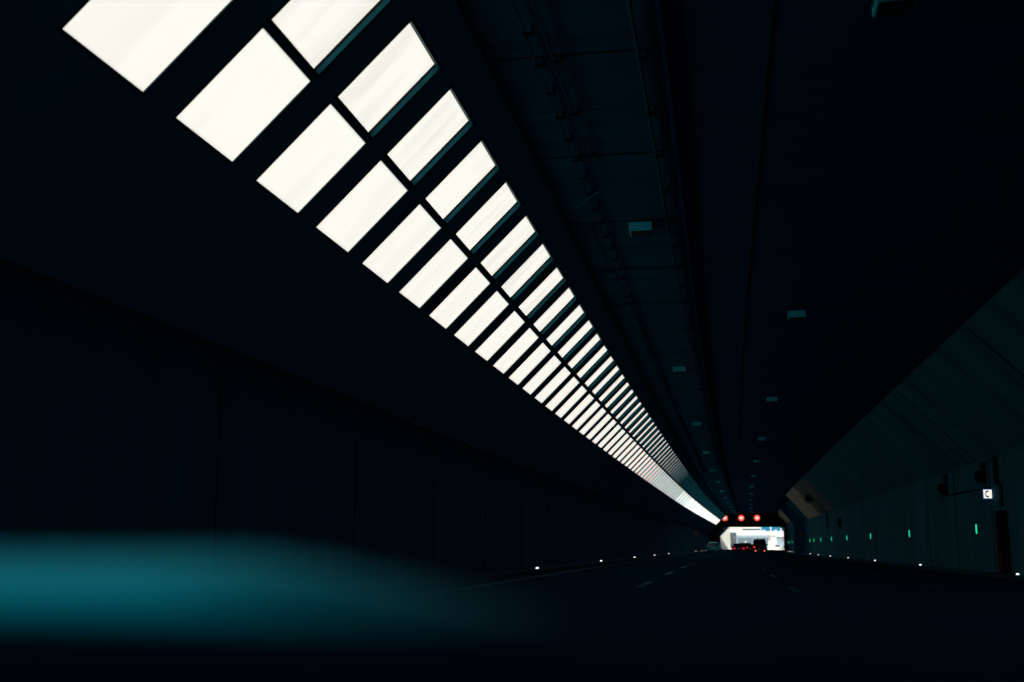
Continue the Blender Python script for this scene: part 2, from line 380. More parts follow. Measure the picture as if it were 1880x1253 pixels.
def skylight(row, y, L, label, group, depth):
    h0, h1 = ROWS[row]
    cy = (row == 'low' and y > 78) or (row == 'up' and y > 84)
    key = (row, round(L, 2), depth, cy)
    x0 = -(S - h0)
    r = empty('skylight')
    c0, c1 = cL(y), cL(y + L)
    ang = math.atan2(c1 - c0, L)
    # basis: local x = up the slope, local y = along tunnel, local z = outwards
    ux = Vector((0.7071, 0, 0.7071)); uy = Vector((0, 1, 0)); uz = Vector((-0.7071, 0, 0.7071))
    mtx = Matrix((ux, uy, uz)).transposed().to_4x4()
    r.matrix_world = Matrix.Translation((x0 + c0, y, h0 + EYE)) @ Matrix.Rotation(-ang, 4, 'Z') @ mtx
    tag(r, label, 'skylight', group)
    if key not in PROTO:
        fr, pn = skylight_mesh(h0, h1, L, depth, 0.035 if row == 'up' else 0.02, 0.012 if row == 'up' else 0.006)
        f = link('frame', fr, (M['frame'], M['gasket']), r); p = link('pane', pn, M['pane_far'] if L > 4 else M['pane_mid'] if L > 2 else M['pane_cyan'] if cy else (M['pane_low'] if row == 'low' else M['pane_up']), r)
        PROTO[key] = (f, p)
    else:
        for o in PROTO[key]:
            c = o.copy(); COL.objects.link(c); c.parent = r
    return r
ORD = 'first second third fourth fifth sixth seventh eighth ninth tenth eleventh twelfth thirteenth fourteenth fifteenth sixteenth seventeenth eighteenth nineteenth twentieth'.split()
TENS = 'twenty thirty forty fifty sixty seventy eighty ninety'.split()
UN = ORD[:9]; 
for t_ in TENS:
    if len(ORD) % 10 == 9: ORD.append(t_[:-1] + 'ieth')
    ORD += [t_ + '-' + o for o in UN]
ORD.append('hundredth')
ORD += ['hundred and ' + o for o in ORD[:20]]
GL, GU = 'skylights of the lower row', 'skylights of the upper row'
for n in range(NMIN, NFAR):
    if n < 0: lab = 'skylight of the lower row overhead beyond the top left corner, %s outwards' % ORD[-n - 1]
    else: lab = '%s white skylight in the lower row, %s from the top left corner' % ('large' if n < 4 else 'bright' if n < 25 else 'narrow distant', ORD[n])
    skylight('low', yN(n), OPEN, lab, GL, 0.008)
for i, (a, b) in enumerate(farY):
    skylight('low', a, b - a, 'long bright skylight in the lower row, %s before the three speed signs' % (ORD[len(farY) - 1 - i] + ' back'), 'long far skylights', 0.008)
for n in range(NMIN, NEND):
    if n < 0: lab = 'skylight of the upper row overhead beyond the top edge, %s outwards' % ORD[-n - 1]
    else: lab = '%s recessed skylight in the upper row, %s from the top edge' % ('large' if n < 4 else 'bright' if n < 25 else 'thin distant', ORD[n])
    skylight('up', yN(n), OPEN, lab, GU, 0.085)

# ---------------------------------------------------------------- bulkhead with the three lane signs, exit portal
def slab_across(name, y, th, hb, ht, m, xa=-6.6, xb=10.2):
    bm = BM(); sweep(bm, [(xa, hb), (xb, hb), (xb, ht), (xa, ht)], [y, y + th]); return link(name, bm, m)
bulk = empty('ceiling_bulkhead', W(0, 244, 3.95)); tag(bulk, 'dark bulkhead hanging from the ceiling behind the three round speed signs', 'bulkhead')
bm = BM()
sweep(bm, [(-3.9, 3.95), (9.0, 3.95), (10.2, 3.97), (10.2, 4.4), (8.1, 6.46), (-3.0, 6.46), (-4.55, 4.9)], [244, 245.2])
adopt(link('panel', bm, M['black']), bulk)
bm = BM(); sweep(bm, [(-3.9, 3.86), (10.2, 3.86), (10.2, 3.95), (-3.9, 3.95)], [243.8, 245.4])
adopt(link('bottom_rail', bm, M['steel']), bulk)

DIG = {'8': ['111', '101', '111', '101', '111'], '0': ['111', '101', '101', '101', '111']}
def speed_sign(x, y, h, r0, label):
    loc = W(x, y, h); r = empty('speed_sign', (loc[0], loc[1], loc[2]), head(x, y) * 0)
    tag(r, label, 'sign', 'lit round speed signs over the lanes')
    bm = BM(); cyl(bm, (0, 0, 0), (0, 0.25, 0), r0 * 1.15, 40); link('housing', bm, M['black'], r)
    bm = BM(); n = 40                                     # red ring
    ro, ri = r0, r0 * 0.60
    for rr0, rr1, yy0, yy1 in ((ro, ri, -0.03, -0.03),):
        A = [bm.verts.new((rr0 * math.cos(2 * math.pi * i / n), yy0, rr0 * math.sin(2 * math.pi * i / n))) for i in range(n)]
        B = [bm.verts.new((rr1 * math.cos(2 * math.pi * i / n), yy0, rr1 * math.sin(2 * math.pi * i / n))) for i in range(n)]
        A2 = [bm.verts.new((v_.co.x, 0, v_.co.z)) for v_ in A]; B2 = [bm.verts.new((v_.co.x, 0, v_.co.z)) for v_ in B]
        for i in range(n):
            j = (i + 1) % n
            bm.faces.new((A[i], A[j], B[j], B[i])); bm.faces.new((A[i], A2[i], A2[j], A[j])); bm.faces.new((B[i], B[j], B2[j], B2[i]))
    link('red_ring', bm, M['red_led'], r)
    bm = BM(); cyl(bm, (0, -0.012, 0), (0, 0.0, 0), r0 * 0.6, 32); link('face', bm, M['led_field'], r)
    bm = BM()
    s = r0 * 0.15
    for gi, ch in enumerate('80'):
        for ry, row in enumerate(DIG[ch]):
            for rx, c in enumerate(row):
                if c == '1':
                    x0 = (gi * 3.6 - 3.3 + rx) * s * 0.98; z0 = (2 - ry) * s - s * 0.5
                    box(bm, (x0, -0.03, z0), (x0 + s * 0.98, -0.014, z0 + s * 0.98))
    link('digits', bm, M['white_led'], r)
    bm = BM(); box(bm, (-0.05, 0.1, r0 * 1.1), (0.05, 0.2, 6.45 - h)); link('hanger', bm, M['steel'], r)
for x, lab in ((-3.55, 'left one of three lit round red ringed 80 signs over the lanes'), (-0.25, 'middle one of three lit round red ringed 80 signs over the lanes'), (3.8, 'right one of three lit round red ringed 80 signs over the lanes')):
    # spacing follows the lanes
    X = {-3.55: -3.55, -0.25: -0.25, 3.8: 3.38}[x]
    speed_sign(X, 240, 5.62, 0.62, lab)

# ---------------------------------------------------------------- ceiling lamps
def ceiling_lamp(x, y, label, group):
    loc = W(x, y, 6.45); r = empty('ceiling_lamp', loc, head(x, y)); tag(r, label, 'lamp', group)
    key = 'lamp'
    if key not in PROTO:
        bm = BM(); prism(bm, [(-0.235, 0), (-0.235, -0.18), (0.235, -0.18), (0.235, 0)], 0, 0.44)
        a = link('housing', bm, M['lamp'], r, bevel=0.012)
        bm = BM(); box(bm, (-0.20, 0.03, -0.195), (0.20, 0.41, -0.182)); b = link('lamp_glass', bm, M['lamp_glass'], r)
        bm = BM(); box(bm, (-0.255, 0.18, -0.14), (-0.245, 0.26, 0.0)); c = link('bracket', bm, M['steel'], r)
        bm = BM(); box(bm, (0.245, 0.18, -0.14), (0.255, 0.26, 0.0)); d = link('bracket', bm, M['steel'], r)
        PROTO[key] = (a, b, c, d)
    else:
        for o in PROTO[key]:
            q = o.copy(); COL.objects.link(q); q.parent = r
for i in range(12):
    y = 22.3 + i * 19.2
    lab = 'unlit square lamp box in the ceiling row nearer the skylights, %s from the top' % ORD[i]
    ceiling_lamp(-1.45, y, lab, 'ceiling lamps nearer the skylights')
for i in range(12):
    y = 12.95 + i * 19.0
    lab = 'unlit square lamp box in the right-hand ceiling row, %s from the top edge' % ORD[i]
    ceiling_lamp(2.2, y, lab, 'ceiling lamps of the right-hand row')

# ---------------------------------------------------------------- cable runs under the ceiling
def tube_path(bm, pts, r, seg=6):
    for a, b in zip(pts, pts[1:]): cyl(bm, W(*a), W(*b), r, seg)
def cable_run(name, x, ya, yb, label, r=0.016, clips=True, wob=0.012, h=6.36, brk=0.97):
    root = empty(name, W(x, ya, h)); tag(root, label, 'cable')
    bm = BM(); y = ya; pts = []
    while y < yb: pts.append((x + random.uniform(-wob, wob), y, h + random.uniform(-0.01, 0.01))); y += 1.4 if y < 60 else 5
    tube_path(bm, pts, r); adopt(link('cable', bm, M['steel']), root)
    if clips:
        y = 10.3
        while y < min(yb, 100):
            bm = BM(); prism(bm, [(x - 0.02, h - 0.03), (x + 0.13, h - 0.03), (x + 0.13, 6.45), (x + 0.09, 6.45), (x + 0.09, h), (x - 0.02, h)], y, y + 0.06, f=W)
            adopt(link('bracket', bm, M['black']), root); y += brk
    return root
cable_run('ceiling_cable', -2.27, -30, 205, 'long thin ceiling cable on brackets nearest the skylights')
cable_run('ceiling_cable', -2.02, -30, 19.6, 'short ceiling cable beside the bracketed one, ending at the kinked wire', clips=True, brk=1.9)
cable_run('ceiling_cable', -0.9, -30, 210, 'dark ceiling conduit running along the row of lamp boxes', r=0.03, wob=0.004, brk=1.95)
root = empty('kinked_wire', W(-2.0, 19.4, 6.36)); tag(root, 'kinked pale wire looping across the ceiling below the short cable', 'cable')
bm = BM(); pts = [(-1.98, 19.3, 6.38), (-2.0, 19.7, 6.3), (-2.2, 19.95, 6.28), (-2.57, 20.7, 6.3), (-2.62, 23.4, 6.36), (-2.5, 28.4, 6.36), (-2.4, 34.8, 6.36), (-2.4, 52, 6.36), (-2.4, 110, 6.36)]
tube_path(bm, pts, 0.014); adopt(link('wire', bm, M['steel']), root)

# ---------------------------------------------------------------- guide lights
def guide_green(y, label):
    loc = W(10.3, y, 0.68); r = empty('green_guide_light', loc, head(10.3, y)); tag(r, label, 'guide light', 'green guide lights on the right wall')
    bm = BM(); box(bm, (-0.05, -0.05, -0.30), (-0.001, 0.05, 0.30)); link('backplate', bm, M['black'], r, bevel=0.008)
    bm = BM(); cyl(bm, (-0.075, 0, -0.19), (-0.075, 0, 0.19), 0.035, 12); link('light_tube', bm, M['green'], r)
ys = [50.0, 67.5, 85.2, 102, 117.3, 131.5, 143, 150.5, 197, 216, 236]
for i, y in enumerate(ys):
    guide_green(y, 'green vertical guide light on the right wall, %s from the phone sign' % ORD[i])
def stud(x, y, side, i):
    hh = road_h(x) + 0.13
    loc = W(x, y, hh); r = empty('kerb_light', loc, head(x, y)); 
    tag(r, 'small white light on the %s kerb, %s from the camera' % (side, ORD[i]), 'kerb light', 'white lights along the %s kerb' % side)
    s = 1.0 + max(0, (y - 60)) / 160.0
    bm = BM(); prism(bm, [(-0.085, 0.0), (0.085, 0.0), (0.06, 0.07), (-0.06, 0.07)], -0.06, 0.06); link('housing', bm, M['steel'], r)
    bm = BM(); prism(bm, [(-0.055, 0.014), (0.055, 0.014), (0.042, 0.058), (-0.042, 0.058)], -0.072, -0.061); link('lens', bm, M['stud'], r)
for i, y in enumerate([43.5, 64, 83, 101.3, 119, 135.5, 150, 199, 214, 232]): stud(10.15, y, 'right', i)
for i, y in enumerate([40.2, 60.0, 79.8, 98.6, 117.5, 176, 196, 214]): stud(-6.5, y, 'left', i)

# ---------------------------------------------------------------- right wall equipment
def wall_item(name, x, y, h, label, cat):
    r = empty(name, W(x, y, h), head(x, y)); tag(r, label, cat); return r
# emergency phone sign, projecting from the wall
r = wall_item('phone_sign', 10.3, 47.0, 1.98, 'small lit white phone sign with blue edge projecting from the right wall', 'sign')
bm = BM(); box(bm, (-0.36, 0, -0.205), (0.0, 0.12, 0.205)); link('box', bm, M['blue'], r, bevel=0.01)
bm = BM(); box(bm, (-0.335, -0.012, -0.165), (-0.035, -0.001, 0.165)); link('face', bm, M['phone'], r)
bm = BM(); cxx, n = -0.12, 10                                    # handset
P = []
for i in range(n + 1):
    a = R(125 + 110 * i / n); P.append((cxx + 0.155 * math.cos(a), 0.125 * math.sin(a)))
for i in range(n):
    wd = 0.030 if i in (0, 1, n - 2, n - 1) else 0.014
    (x0, z0), (x1, z1) = P[i], P[i + 1]; d = Vector((x1 - x0, z1 - z0)).normalized(); nn = Vector((-d.y, d.x)) * wd
    vs = [bm.verts.new(p) for p in ((x0 - nn.x, -0.016, z0 - nn.y), (x0 + nn.x, -0.016, z0 + nn.y), (x1 + nn.x, -0.016, z1 + nn.y), (x1 - nn.x, -0.016, z1 - nn.y))]; bm.faces.new(vs)
for k, (px, pz) in enumerate((P[0], P[-1])):
    box(bm, (px - 0.015, -0.02, pz - 0.028), (px + 0.06, -0.013, pz + 0.028))
link('handset_symbol', bm, M['black'], r)
# red cabinet
r = wall_item('emergency_cabinet', 10.3, 45.3, road_h(10.3) + 0.13, 'tall dark red emergency cabinet on the right wall below the phone sign', 'cabinet')
bm = BM(); box(bm, (-0.28, -0.35, 0), (0, 0.35, 2.3)); link('cabinet_body', bm, M['redcab'], r, bevel=0.02)
bm = BM(); box(bm, (-0.30, -0.29, 0.95), (-0.282, 0.29, 2.2)); link('door', bm, M['black'], r, bevel=0.01)
bm = BM(); box(bm, (-0.33, 0.18, 1.45), (-0.302, 0.22, 1.65)); link('handle', bm, M['steel'], r)
# vertical cable duct over the cabinet
r = wall_item('cable_duct', 10.3, 46.1, 1.4, 'dark vertical cable duct running down the right wall to the red cabinet', 'cable duct')
bm = BM(); box(bm, (-0.10, -0.28, 0.9), (0, 0.12, 1.95)); box(bm, (-0.07, -0.75, 0.05), (0, -0.5, 0.9)); link('duct', bm, M['black'], r)
# loudspeaker boxes with dark backing strips
for y, h, lab in ((48.2, 2.72, 'dark box loudspeaker on the right wall just above the phone sign'), (56.2, 2.6, 'dark box camera on the right wall left of the phone sign'), (107.8, 2.1, 'dark square box on the right wall near the distant round fan')):
    nm = 'loudspeaker' if y < 50 else ('wall_camera' if y < 60 else 'junction_box')
    r = wall_item(nm, 10.3, y, h, lab, nm.replace('_', ' '))
    if nm == 'junction_box':
        bm = BM(); box(bm, (-0.28, -0.7, -0.4), (0, 0.7, 0.4)); link('body', bm, M['black'], r, bevel=0.02)
        bm = BM(); box(bm, (-0.295, -0.5, -0.28), (-0.281, 0.5, 0.28)); link('lid', bm, M['steel'], r)
        continue
    bm = BM(); prism(bm, [(-0.36, 0.14), (-0.30, -0.22), (-0.08, -0.2), (-0.08, 0.2), (-0.3, 0.24)], -0.22, 0.16); link('body', bm, M['black'], r, bevel=0.015)
    bm = BM(); cyl(bm, (-0.24, -0.225, 0), (-0.24, -0.30, -0.01), 0.10, 16, 0.12); link('front_ring', bm, M['black'], r)
    bm = BM(); box(bm, (-0.08, -0.06, -0.06), (0, 0.04, 0.06)); link('bracket', bm, M['steel'], r)
    bm = BM(); box(bm, (-0.03, -0.35, -0.3), (-0.002, 0.5, 0.75 if y > 50 else 0.9)); link('backing_strip', bm, M['black'], r)
r = wall_item('wall_conduit', 10.3, 51, 2.3, 'thin dark conduit linking the boxes on the right wall', 'conduit')
bm = BM(); pts = [(10.26, 57.5, 2.30), (10.26, 54.5, 2.28), (10.26, 50.5, 2.27), (10.26, 47.2, 2.27)]
for a, b in zip(pts, pts[1:]): cyl(bm, W(*a), W(*b), 0.03, 8)
adopt(link('pipe', bm, M['black']), r)
r = wall_item('small_wall_lamp', 10.12, 48.0, 3.72, 'tiny pale teal lamp at the foot of the right sloped soffit', 'lamp')
bm = BM(); box(bm, (-0.05, -0.03, -0.06), (0.0, 0.05, 0.13)); link('housing', bm, M['lamp'], r, bevel=0.01)
# round fan on its arm
r = wall_item('round_fan', 10.35, 122, 3.2, 'dark round fan on a bent arm below the far end of the right soffit', 'fan')
bm = BM(); n = 28
for (ra, rb, ya, yb) in ((0.5, 0.5, -0.35, 0.45), (0.42, 0.42, -0.35, 0.45)):
    A = [bm.verts.new((-1.75 + ra * math.cos(2 * math.pi * i / n), ya, 1.62 + ra * math.sin(2 * math.pi * i / n))) for i in range(n)]
    B = [bm.verts.new((-1.75 + rb * math.cos(2 * math.pi * i / n), yb, 1.62 + rb * math.sin(2 * math.pi * i / n))) for i in range(n)]
    for i in range(n): bm.faces.new((A[i], A[(i + 1) % n], B[(i + 1) % n], B[i]))
link('casing', bm, M['black'], r)
bm = BM(); cyl(bm, (-1.75, -0.1, 1.62), (-1.75, 0.1, 1.62), 0.12, 14)
for k in range(7):
    a = 2 * math.pi * k / 7; d = Vector((math.cos(a), 0, math.sin(a))); q = Vector((-math.sin(a), 0, math.cos(a))); c = Vector((-1.75, 0, 1.62))
    vs = [bm.verts.new(c + d * u + q * s_ + Vector((0, t_, 0))) for u, s_, t_ in ((0.1, -0.05, -0.05), (0.42, -0.12, -0.08), (0.42, 0.12, 0.08), (0.1, 0.05, 0.05))]; bm.faces.new(vs)
link('impeller', bm, M['black'], r)
bm = BM(); ar = [(-1.25, 0, 1.6), (-0.85, 0, 1.45), (-0.45, 0, 0.85), (-0.1, 0, 0.0), (-0.08, 0, -1.3)]
for a, b in zip(ar, ar[1:]): cyl(bm, a, b, 0.09, 10)
link('arm', bm, M['black'], r)
bm = BM(); box(bm, (-0.16, -0.7, -1.5), (0, 0.7, -0.1)); link('mounting_plate', bm, M['black'], r)
# dim round signs
def dim_sign(x, y, h, lab, rad=0.36):
    r = empty('round_sign', W(x, y, h)); tag(r, lab, 'sign')
    bm = BM(); cyl(bm, (0, 0, 0), (0, 0.04, 0), rad, 28); link('rim', bm, M['dim_red'], r)
    bm = BM(); cyl(bm, (0, -0.008, 0), (0, -0.001, 0), rad * 0.66, 24); link('face', bm, M['dim_white'], r)
    bm = BM()
    for sx in (-1, 1):
        x0 = sx * 0.1 - 0.05
        box(bm, (x0, -0.014, -0.11), (x0 + 0.1, -0.009, 0.11))
    link('digits', bm, M['black'], r)
    sgn = -1 if x < 0 else 1
    bm = BM(); box(bm, (0 if sgn > 0 else -0.8, 0.045, -0.03), (0.8 if sgn > 0 else 0, 0.09, 0.03)); link('bracket', bm, M['steel'], r)
dim_sign(-6.2, 172, 1.85, 'dim round red edged sign on the left wall behind the pale blue car')
dim_sign(10.9, 178, 1.75, 'dim round red edged sign in the dark bay of the right wall')
r = empty('marker_post', W(-6.45, 150, road_h(-6.5) + 0.13)); tag(r, 'slim pale marker post on the left kerb before the round sign', 'post')
bm = BM(); cyl(bm, (0, 0, 0), (0, 0, 0.85), 0.05, 10); link('post', bm, M['lamp'], r)
bm = BM(); cyl(bm, (0, 0, 0.6), (0, 0, 0.72), 0.056, 10); link('reflector_band', bm, M['paint'], r)
r = empty('small_wall_lamp', W(-6.5, 150, 2.75)); tag(r, 'tiny pale lamp high on the left wall under the slope', 'lamp')
bm = BM(); box(bm, (-0.2, 0, -0.12), (0.16, 0.2, 0.12)); link('housing', bm, M['lamp'], r, bevel=0.02)

# ---------------------------------------------------------------- vehicles
def car(name, x, y, label, paint, width=1.8, length=4.4, height=1.45, kind='hatch', lit=True, face=0, low_lamps=False, brake=False, mirrors=True, plate=True):
    loc = W(x, y, road_h(x)); r = empty(name, loc, head(x, y) + face); tag(r, label, 'car')
    hw, L, H = width / 2, length, height
    # rear of the car is at y=0, the nose at y=L; cross-sections of the lower body
    belt = H * 0.60
    if kind == 'suv':
        prof = [(0.00, 0.42, belt * 0.98), (0.08, 0.30, belt), (0.6, 0.26, belt), (L * 0.62, 0.26, belt * 0.99), (L * 0.80, 0.26, belt * 0.93), (L * 0.97, 0.3, belt * 0.82), (L, 0.42, belt * 0.62)]
        green = [(0.10, belt), (0.26, H * 0.93), (0.42, H * 0.985), (0.7, H), (L * 0.48, H * 0.985), (L * 0.55, H * 0.95), (L * 0.66, belt)]
    elif kind == 'sedan':
        prof = [(0.00, 0.40, belt * 0.94), (0.1, 0.28, belt * 0.98), (0.8, 0.24, belt), (L * 0.66, 0.24, belt * 0.98), (L * 0.82, 0.24, belt * 0.9), (L * 0.97, 0.28, belt * 0.78), (L, 0.4, belt * 0.6)]
        green = [(0.55, belt), (1.05, H * 0.95), (1.4, H), (L * 0.52, H * 0.985), (L * 0.58, H * 0.94), (L * 0.72, belt)]
    else:
        prof = [(0.00, 0.40, belt * 0.97), (0.1, 0.28, belt), (0.8, 0.24, belt), (L * 0.66, 0.24, belt * 0.98), (L * 0.82, 0.24, belt * 0.92), (L * 0.97, 0.28, belt * 0.8), (L, 0.4, belt * 0.6)]
        green = [(0.12, belt), (0.42, H * 0.95), (0.7, H), (L * 0.52, H * 0.985), (L * 0.58, H * 0.94), (L * 0.72, belt)]
    bm = BM(); rows = []
    for (yy, zb, zt) in prof:
        e = 0.90 if yy in (0.0, L) else 1.0
        sec = [(-0.86 * hw * e, zb), (0.86 * hw * e, zb), (hw * e, zb + 0.12), (hw * e, zb + (zt - zb) * 0.62), (hw * 0.95 * e, zt), (-hw * 0.95 * e, zt), (-hw * e, zb + (zt - zb) * 0.62), (-hw * e, zb + 0.12)]
        rows.append([bm.verts.new((a, yy, b)) for a, b in sec])
    for A, B in zip(rows, rows[1:]):
        for i in range(8): bm.faces.new((A[i], A[(i + 1) % 8], B[(i + 1) % 8], B[i]))
    bm.faces.new(rows[0][::-1]); bm.faces.new(rows[-1])
    # roof and pillars as one shell above the glass
    top = [g for g in green[1:-1]]
    wt = 0.74 * hw if kind != 'suv' else 0.76 * hw
    RR = [[bm.verts.new((sx * wt, yy, zz)) for sx in (-1, 1)] for yy, zz in top]
    RB = [[bm.verts.new((sx * wt * 0.98, yy, zz - 0.05)) for sx in (-1, 1)] for yy, zz in top]
    for i in range(len(top) - 1):
        bm.faces.new((RR[i][0], RR[i][1], RR[i + 1][1], RR[i + 1][0])); bm.faces.new((RB[i][0], RB[i + 1][0], RB[i + 1][1], RB[i][1]))
        for s in (0, 1): bm.faces.new((RR[i][s], RR[i + 1][s], RB[i + 1][s], RB[i][s]))
    bm.faces.new((RR[0][0], RB[0][0], RB[0][1], RR[0][1])); bm.faces.new((RR[-1][0], RR[-1][1], RB[-1][1], RB[-1][0]))
    wb = 0.93 * hw
    for sx in (-1, 1):                                   # pillars
        for (ya, za), (yb, zb_) in ((green[0], top[0]), (green[-1], top[-1])):
            cyl(bm, (sx * wb * 0.98, ya, za - 0.02), (sx * wt, yb, zb_ - 0.02), 0.045, 6)
        cyl(bm, (sx * wb * 0.98, L * 0.40, belt - 0.02), (sx * wt, L * 0.40, H - 0.05), 0.04, 6)
    bevel = 0.05
    link('body', bm, PAINTS[paint], r, bevel=0.03)
    bm = BM(); rows = []                                 # glasshouse
    A = [bm.verts.new((sx * wb * 0.97, yy, zz)) for sx in (-1, 1) for yy, zz in (green[0], green[-1])]
    T = [bm.verts.new((sx * wt * 0.97, yy, zz - 0.03)) for sx in (-1, 1) for yy, zz in (top[0], top[-1])]
    bm.faces.new((A[0], A[2], T[2], T[0])); bm.faces.new((A[1], T[1], T[3], A[3])); bm.faces.new((A[0], T[0], T[1], A[1])); bm.faces.new((A[2], A[3], T[3], T[2]))
    link('windows', bm, M['glass'], r)
    rw_ = 0.33 if kind != 'suv' else 0.38
    for sx in (-1, 1):
        for yy in (L * 0.19, L * 0.81):
            bm = BM(); cyl(bm, (sx * (hw - 0.20), yy, rw_), (sx * (hw + 0.012), yy, rw_), rw_, 24); wobj = link('wheel', bm, M['tyre'], r, bevel=0.02)
            bm = BM(); cyl(bm, (sx * (hw + 0.013), yy, rw_), (sx * (hw + 0.022), yy, rw_), rw_ * 0.62, 18); link('rim', bm, M['rim'], wobj)
    zt = belt * 0.80
    lm = (M['brake'] if brake else M['tail']) if lit else M['tail_dim']
    for sx in (-1, 1):
        bm = BM(); x0 = sx * hw * 0.86; x1 = sx * hw * 0.55
        if kind == 'suv': x1 = sx * hw * 0.66
        box(bm, (min(x0, x1), -0.035, zt - (0.16 if kind == 'suv' else 0.09)), (max(x0, x1), 0.02, zt + 0.09)); link('tail_light', bm, lm if not low_lamps or sx < 0 else M['tail_dim'], r, bevel=0.02)
        bm = BM(); box(bm, (min(sx * hw * 0.5, sx * hw * 0.85), L - 0.03, belt * 0.55), (max(sx * hw * 0.5, sx * hw * 0.85), L + 0.03, belt * 0.70)); link('headlight', bm, M['head'], r, bevel=0.02)
        if mirrors:
            bm = BM(); box(bm, (min(sx * hw * 0.95, sx * (hw + 0.2)), L * 0.64, belt + 0.0), (max(sx * hw * 0.95, sx * (hw + 0.2)), L * 0.64 + 0.12, belt + 0.17)); link('wing_mirror', bm, PAINTS[paint], r, bevel=0.03)
        if low_lamps:
            bm = BM(); cyl(bm, (sx * hw * 0.60, -0.14, 0.42), (sx * hw * 0.60, -0.05, 0.42), 0.085, 14); link('fog_light', bm, M['brake'], r)
    bm = BM(); box(bm, (-hw * 0.9, -0.07, 0.34), (hw * 0.9, 0.05, 0.56)); link('rear_bumper', bm, PAINTS[paint], r, bevel=0.03)
    bm = BM(); box(bm, (-hw * 0.9, L - 0.05, 0.3), (hw * 0.9, L + 0.06, 0.52)); link('front_bumper', bm, PAINTS[paint], r, bevel=0.03)
    if plate:
        bm = BM(); box(bm, (-0.26, -0.078, 0.60), (0.26, -0.04 + 0.01, 0.71)); link('number_plate', bm, M['plate'], r)
    if kind == 'suv':
        bm = BM(); cyl(bm, (0.0, -0.2, 0.98), (0.0, 0.0, 0.98), 0.34, 26); link('spare_wheel', bm, M['tyre'], r, bevel=0.03)
        bm = BM()
        for sx in (-1, 1): cyl(bm, (sx * wt * 0.85, 0.3, H + 0.06), (sx * wt * 0.85, L * 0.45, H + 0.06), 0.02, 8); box(bm, (sx * wt * 0.85 - .02, 0.4, H - .02), (sx * wt * 0.85 + .02, 0.46, H + .06)); box(bm, (sx * wt * 0.85 - .02, L * .4, H - .03), (sx * wt * 0.85 + .02, L * .4 + .06, H + .06))
        cyl(bm, (-wt * 0.3, 0.5, H), (-wt * 0.3, 1.1, H + 0.12), 0.05, 8)
        link('roof_rails', bm, M['black'], r)
    else:
        bm = BM(); cyl(bm, (0, L * 0.3, H), (0, L * 0.3 - 0.15, H + 0.14), 0.012, 6); link('aerial', bm, M['black'], r)
    return r
car('parked_car', -3.55, 166, 'pale blue grey car alone in the left lane beside the wall', 'teal', 1.78, 4.4, 1.5, 'hatch', lit=False)
car('hatchback', 0.0, 167, 'low black hatchback with red tail lights in the middle lane', 'black', 1.84, 4.1, 1.36, 'hatch')
car('off_road_car', 3.25, 156, 'tall black off-road car with spare wheel and two low red lamps in the right lane', 'black', 1.9, 4.4, 1.92, 'suv', lit=True, low_lamps=True)
car('saloon_car', 0.35, 205, 'black car with red tail lights just ahead of the black hatchback', 'black', 1.8, 4.6, 1.55, 'sedan')
car('saloon_car', 1.4, 262, 'small dark car with red tail lights framed by the tunnel exit', 'grey', 1.8, 4.5, 1.45, 'sedan')
car('estate_car', 0.9, 285, 'dark green grey car farther ahead between the two black cars', 'grey', 1.8, 4.5, 1.75, 'suv', lit=False, low_lamps=False)
car('white_car', 9.1, 395, 'white car facing the camera on the sunlit road right of the exit', 'white', 1.85, 4.4, 1.5, 'sedan', lit=False, face=math.pi)
car('white_car', 11.2, 380, 'white car half hidden by the right edge of the tunnel exit', 'white', 1.85, 4.4, 1.55, 'hatch', lit=False, face=math.pi)

# ---------------------------------------------------------------- outside the exit
def part(name, m, root, boxes, bevel=0):
    bm = BM()
    for a, b in boxes: box(bm, a, b)
    return link(name, bm, m, root, bevel=bevel)
# retaining wall on the left
r = empty('retaining_wall', (-3, 340, 0)); tag(r, 'pale sunlit retaining wall left of the road beyond the exit', 'wall')
part('wall_face', M['cream'], r, [((-1.2, -2, -1), (0.6, 108, 5.7))])
part('coping', M['beige'], r, [((-1.35, -2.1, 5.7), (0.75, 108, 5.95))])
r = empty('side_building', (2.0, 405, 0)); tag(r, 'beige block with a lower step standing left behind the exit', 'building')
part('wall', M['beige'], r, [((-4, 0, -0.3), (2.4, 14, 5.6)), ((-4, -14, -0.3), (0.2, 0, 9.0))])
part('window', M['bluegrey'], r, [((0.9, -0.05, 4.4), (2.2, 0.0, 5.3))])
# overpass with shaded opening
r = empty('road_bridge', (0, 452, 0)); tag(r, 'cream concrete bridge across the road with a shaded blue grey opening', 'bridge')
part('deck', M['cream'], r, [((-30, 0, 5.0), (70, 22, 7.6))])
part('parapet', M['cream'], r, [((-30, -0.2, 7.6), (70, 0.15, 8.9))])
part('pier', M['cream'], r, [((-30, 0.4, -0.3), (5.4, 21, 5.0))])
part('pier', M['cream'], r, [((16.8, 0.4, -0.3), (20.6, 21, 5.0))])
part('opening_shade_sheet', M['bluegrey'], r, [((5.4, 0.9, -0.3), (16.8, 1.4, 5.0)), ((20.6, 0.9, -0.3), (70, 1.4, 5.0))])  # sheet near the front, its colour imitates hazy shade in the opening
part('portal_frame', M['bluegrey'], r, [((4.9, -0.25, 4.1), (17.1, 0.38, 4.98)), ((4.6, -0.25, -0.3), (5.35, 0.38, 4.05))])
part('lamp_column', M['cream'], r, [((8.1, 0.4, -0.3), (8.5, 0.7, 3.0)), ((14.6, 0.4, -0.3), (15.0, 0.7, 3.4))])
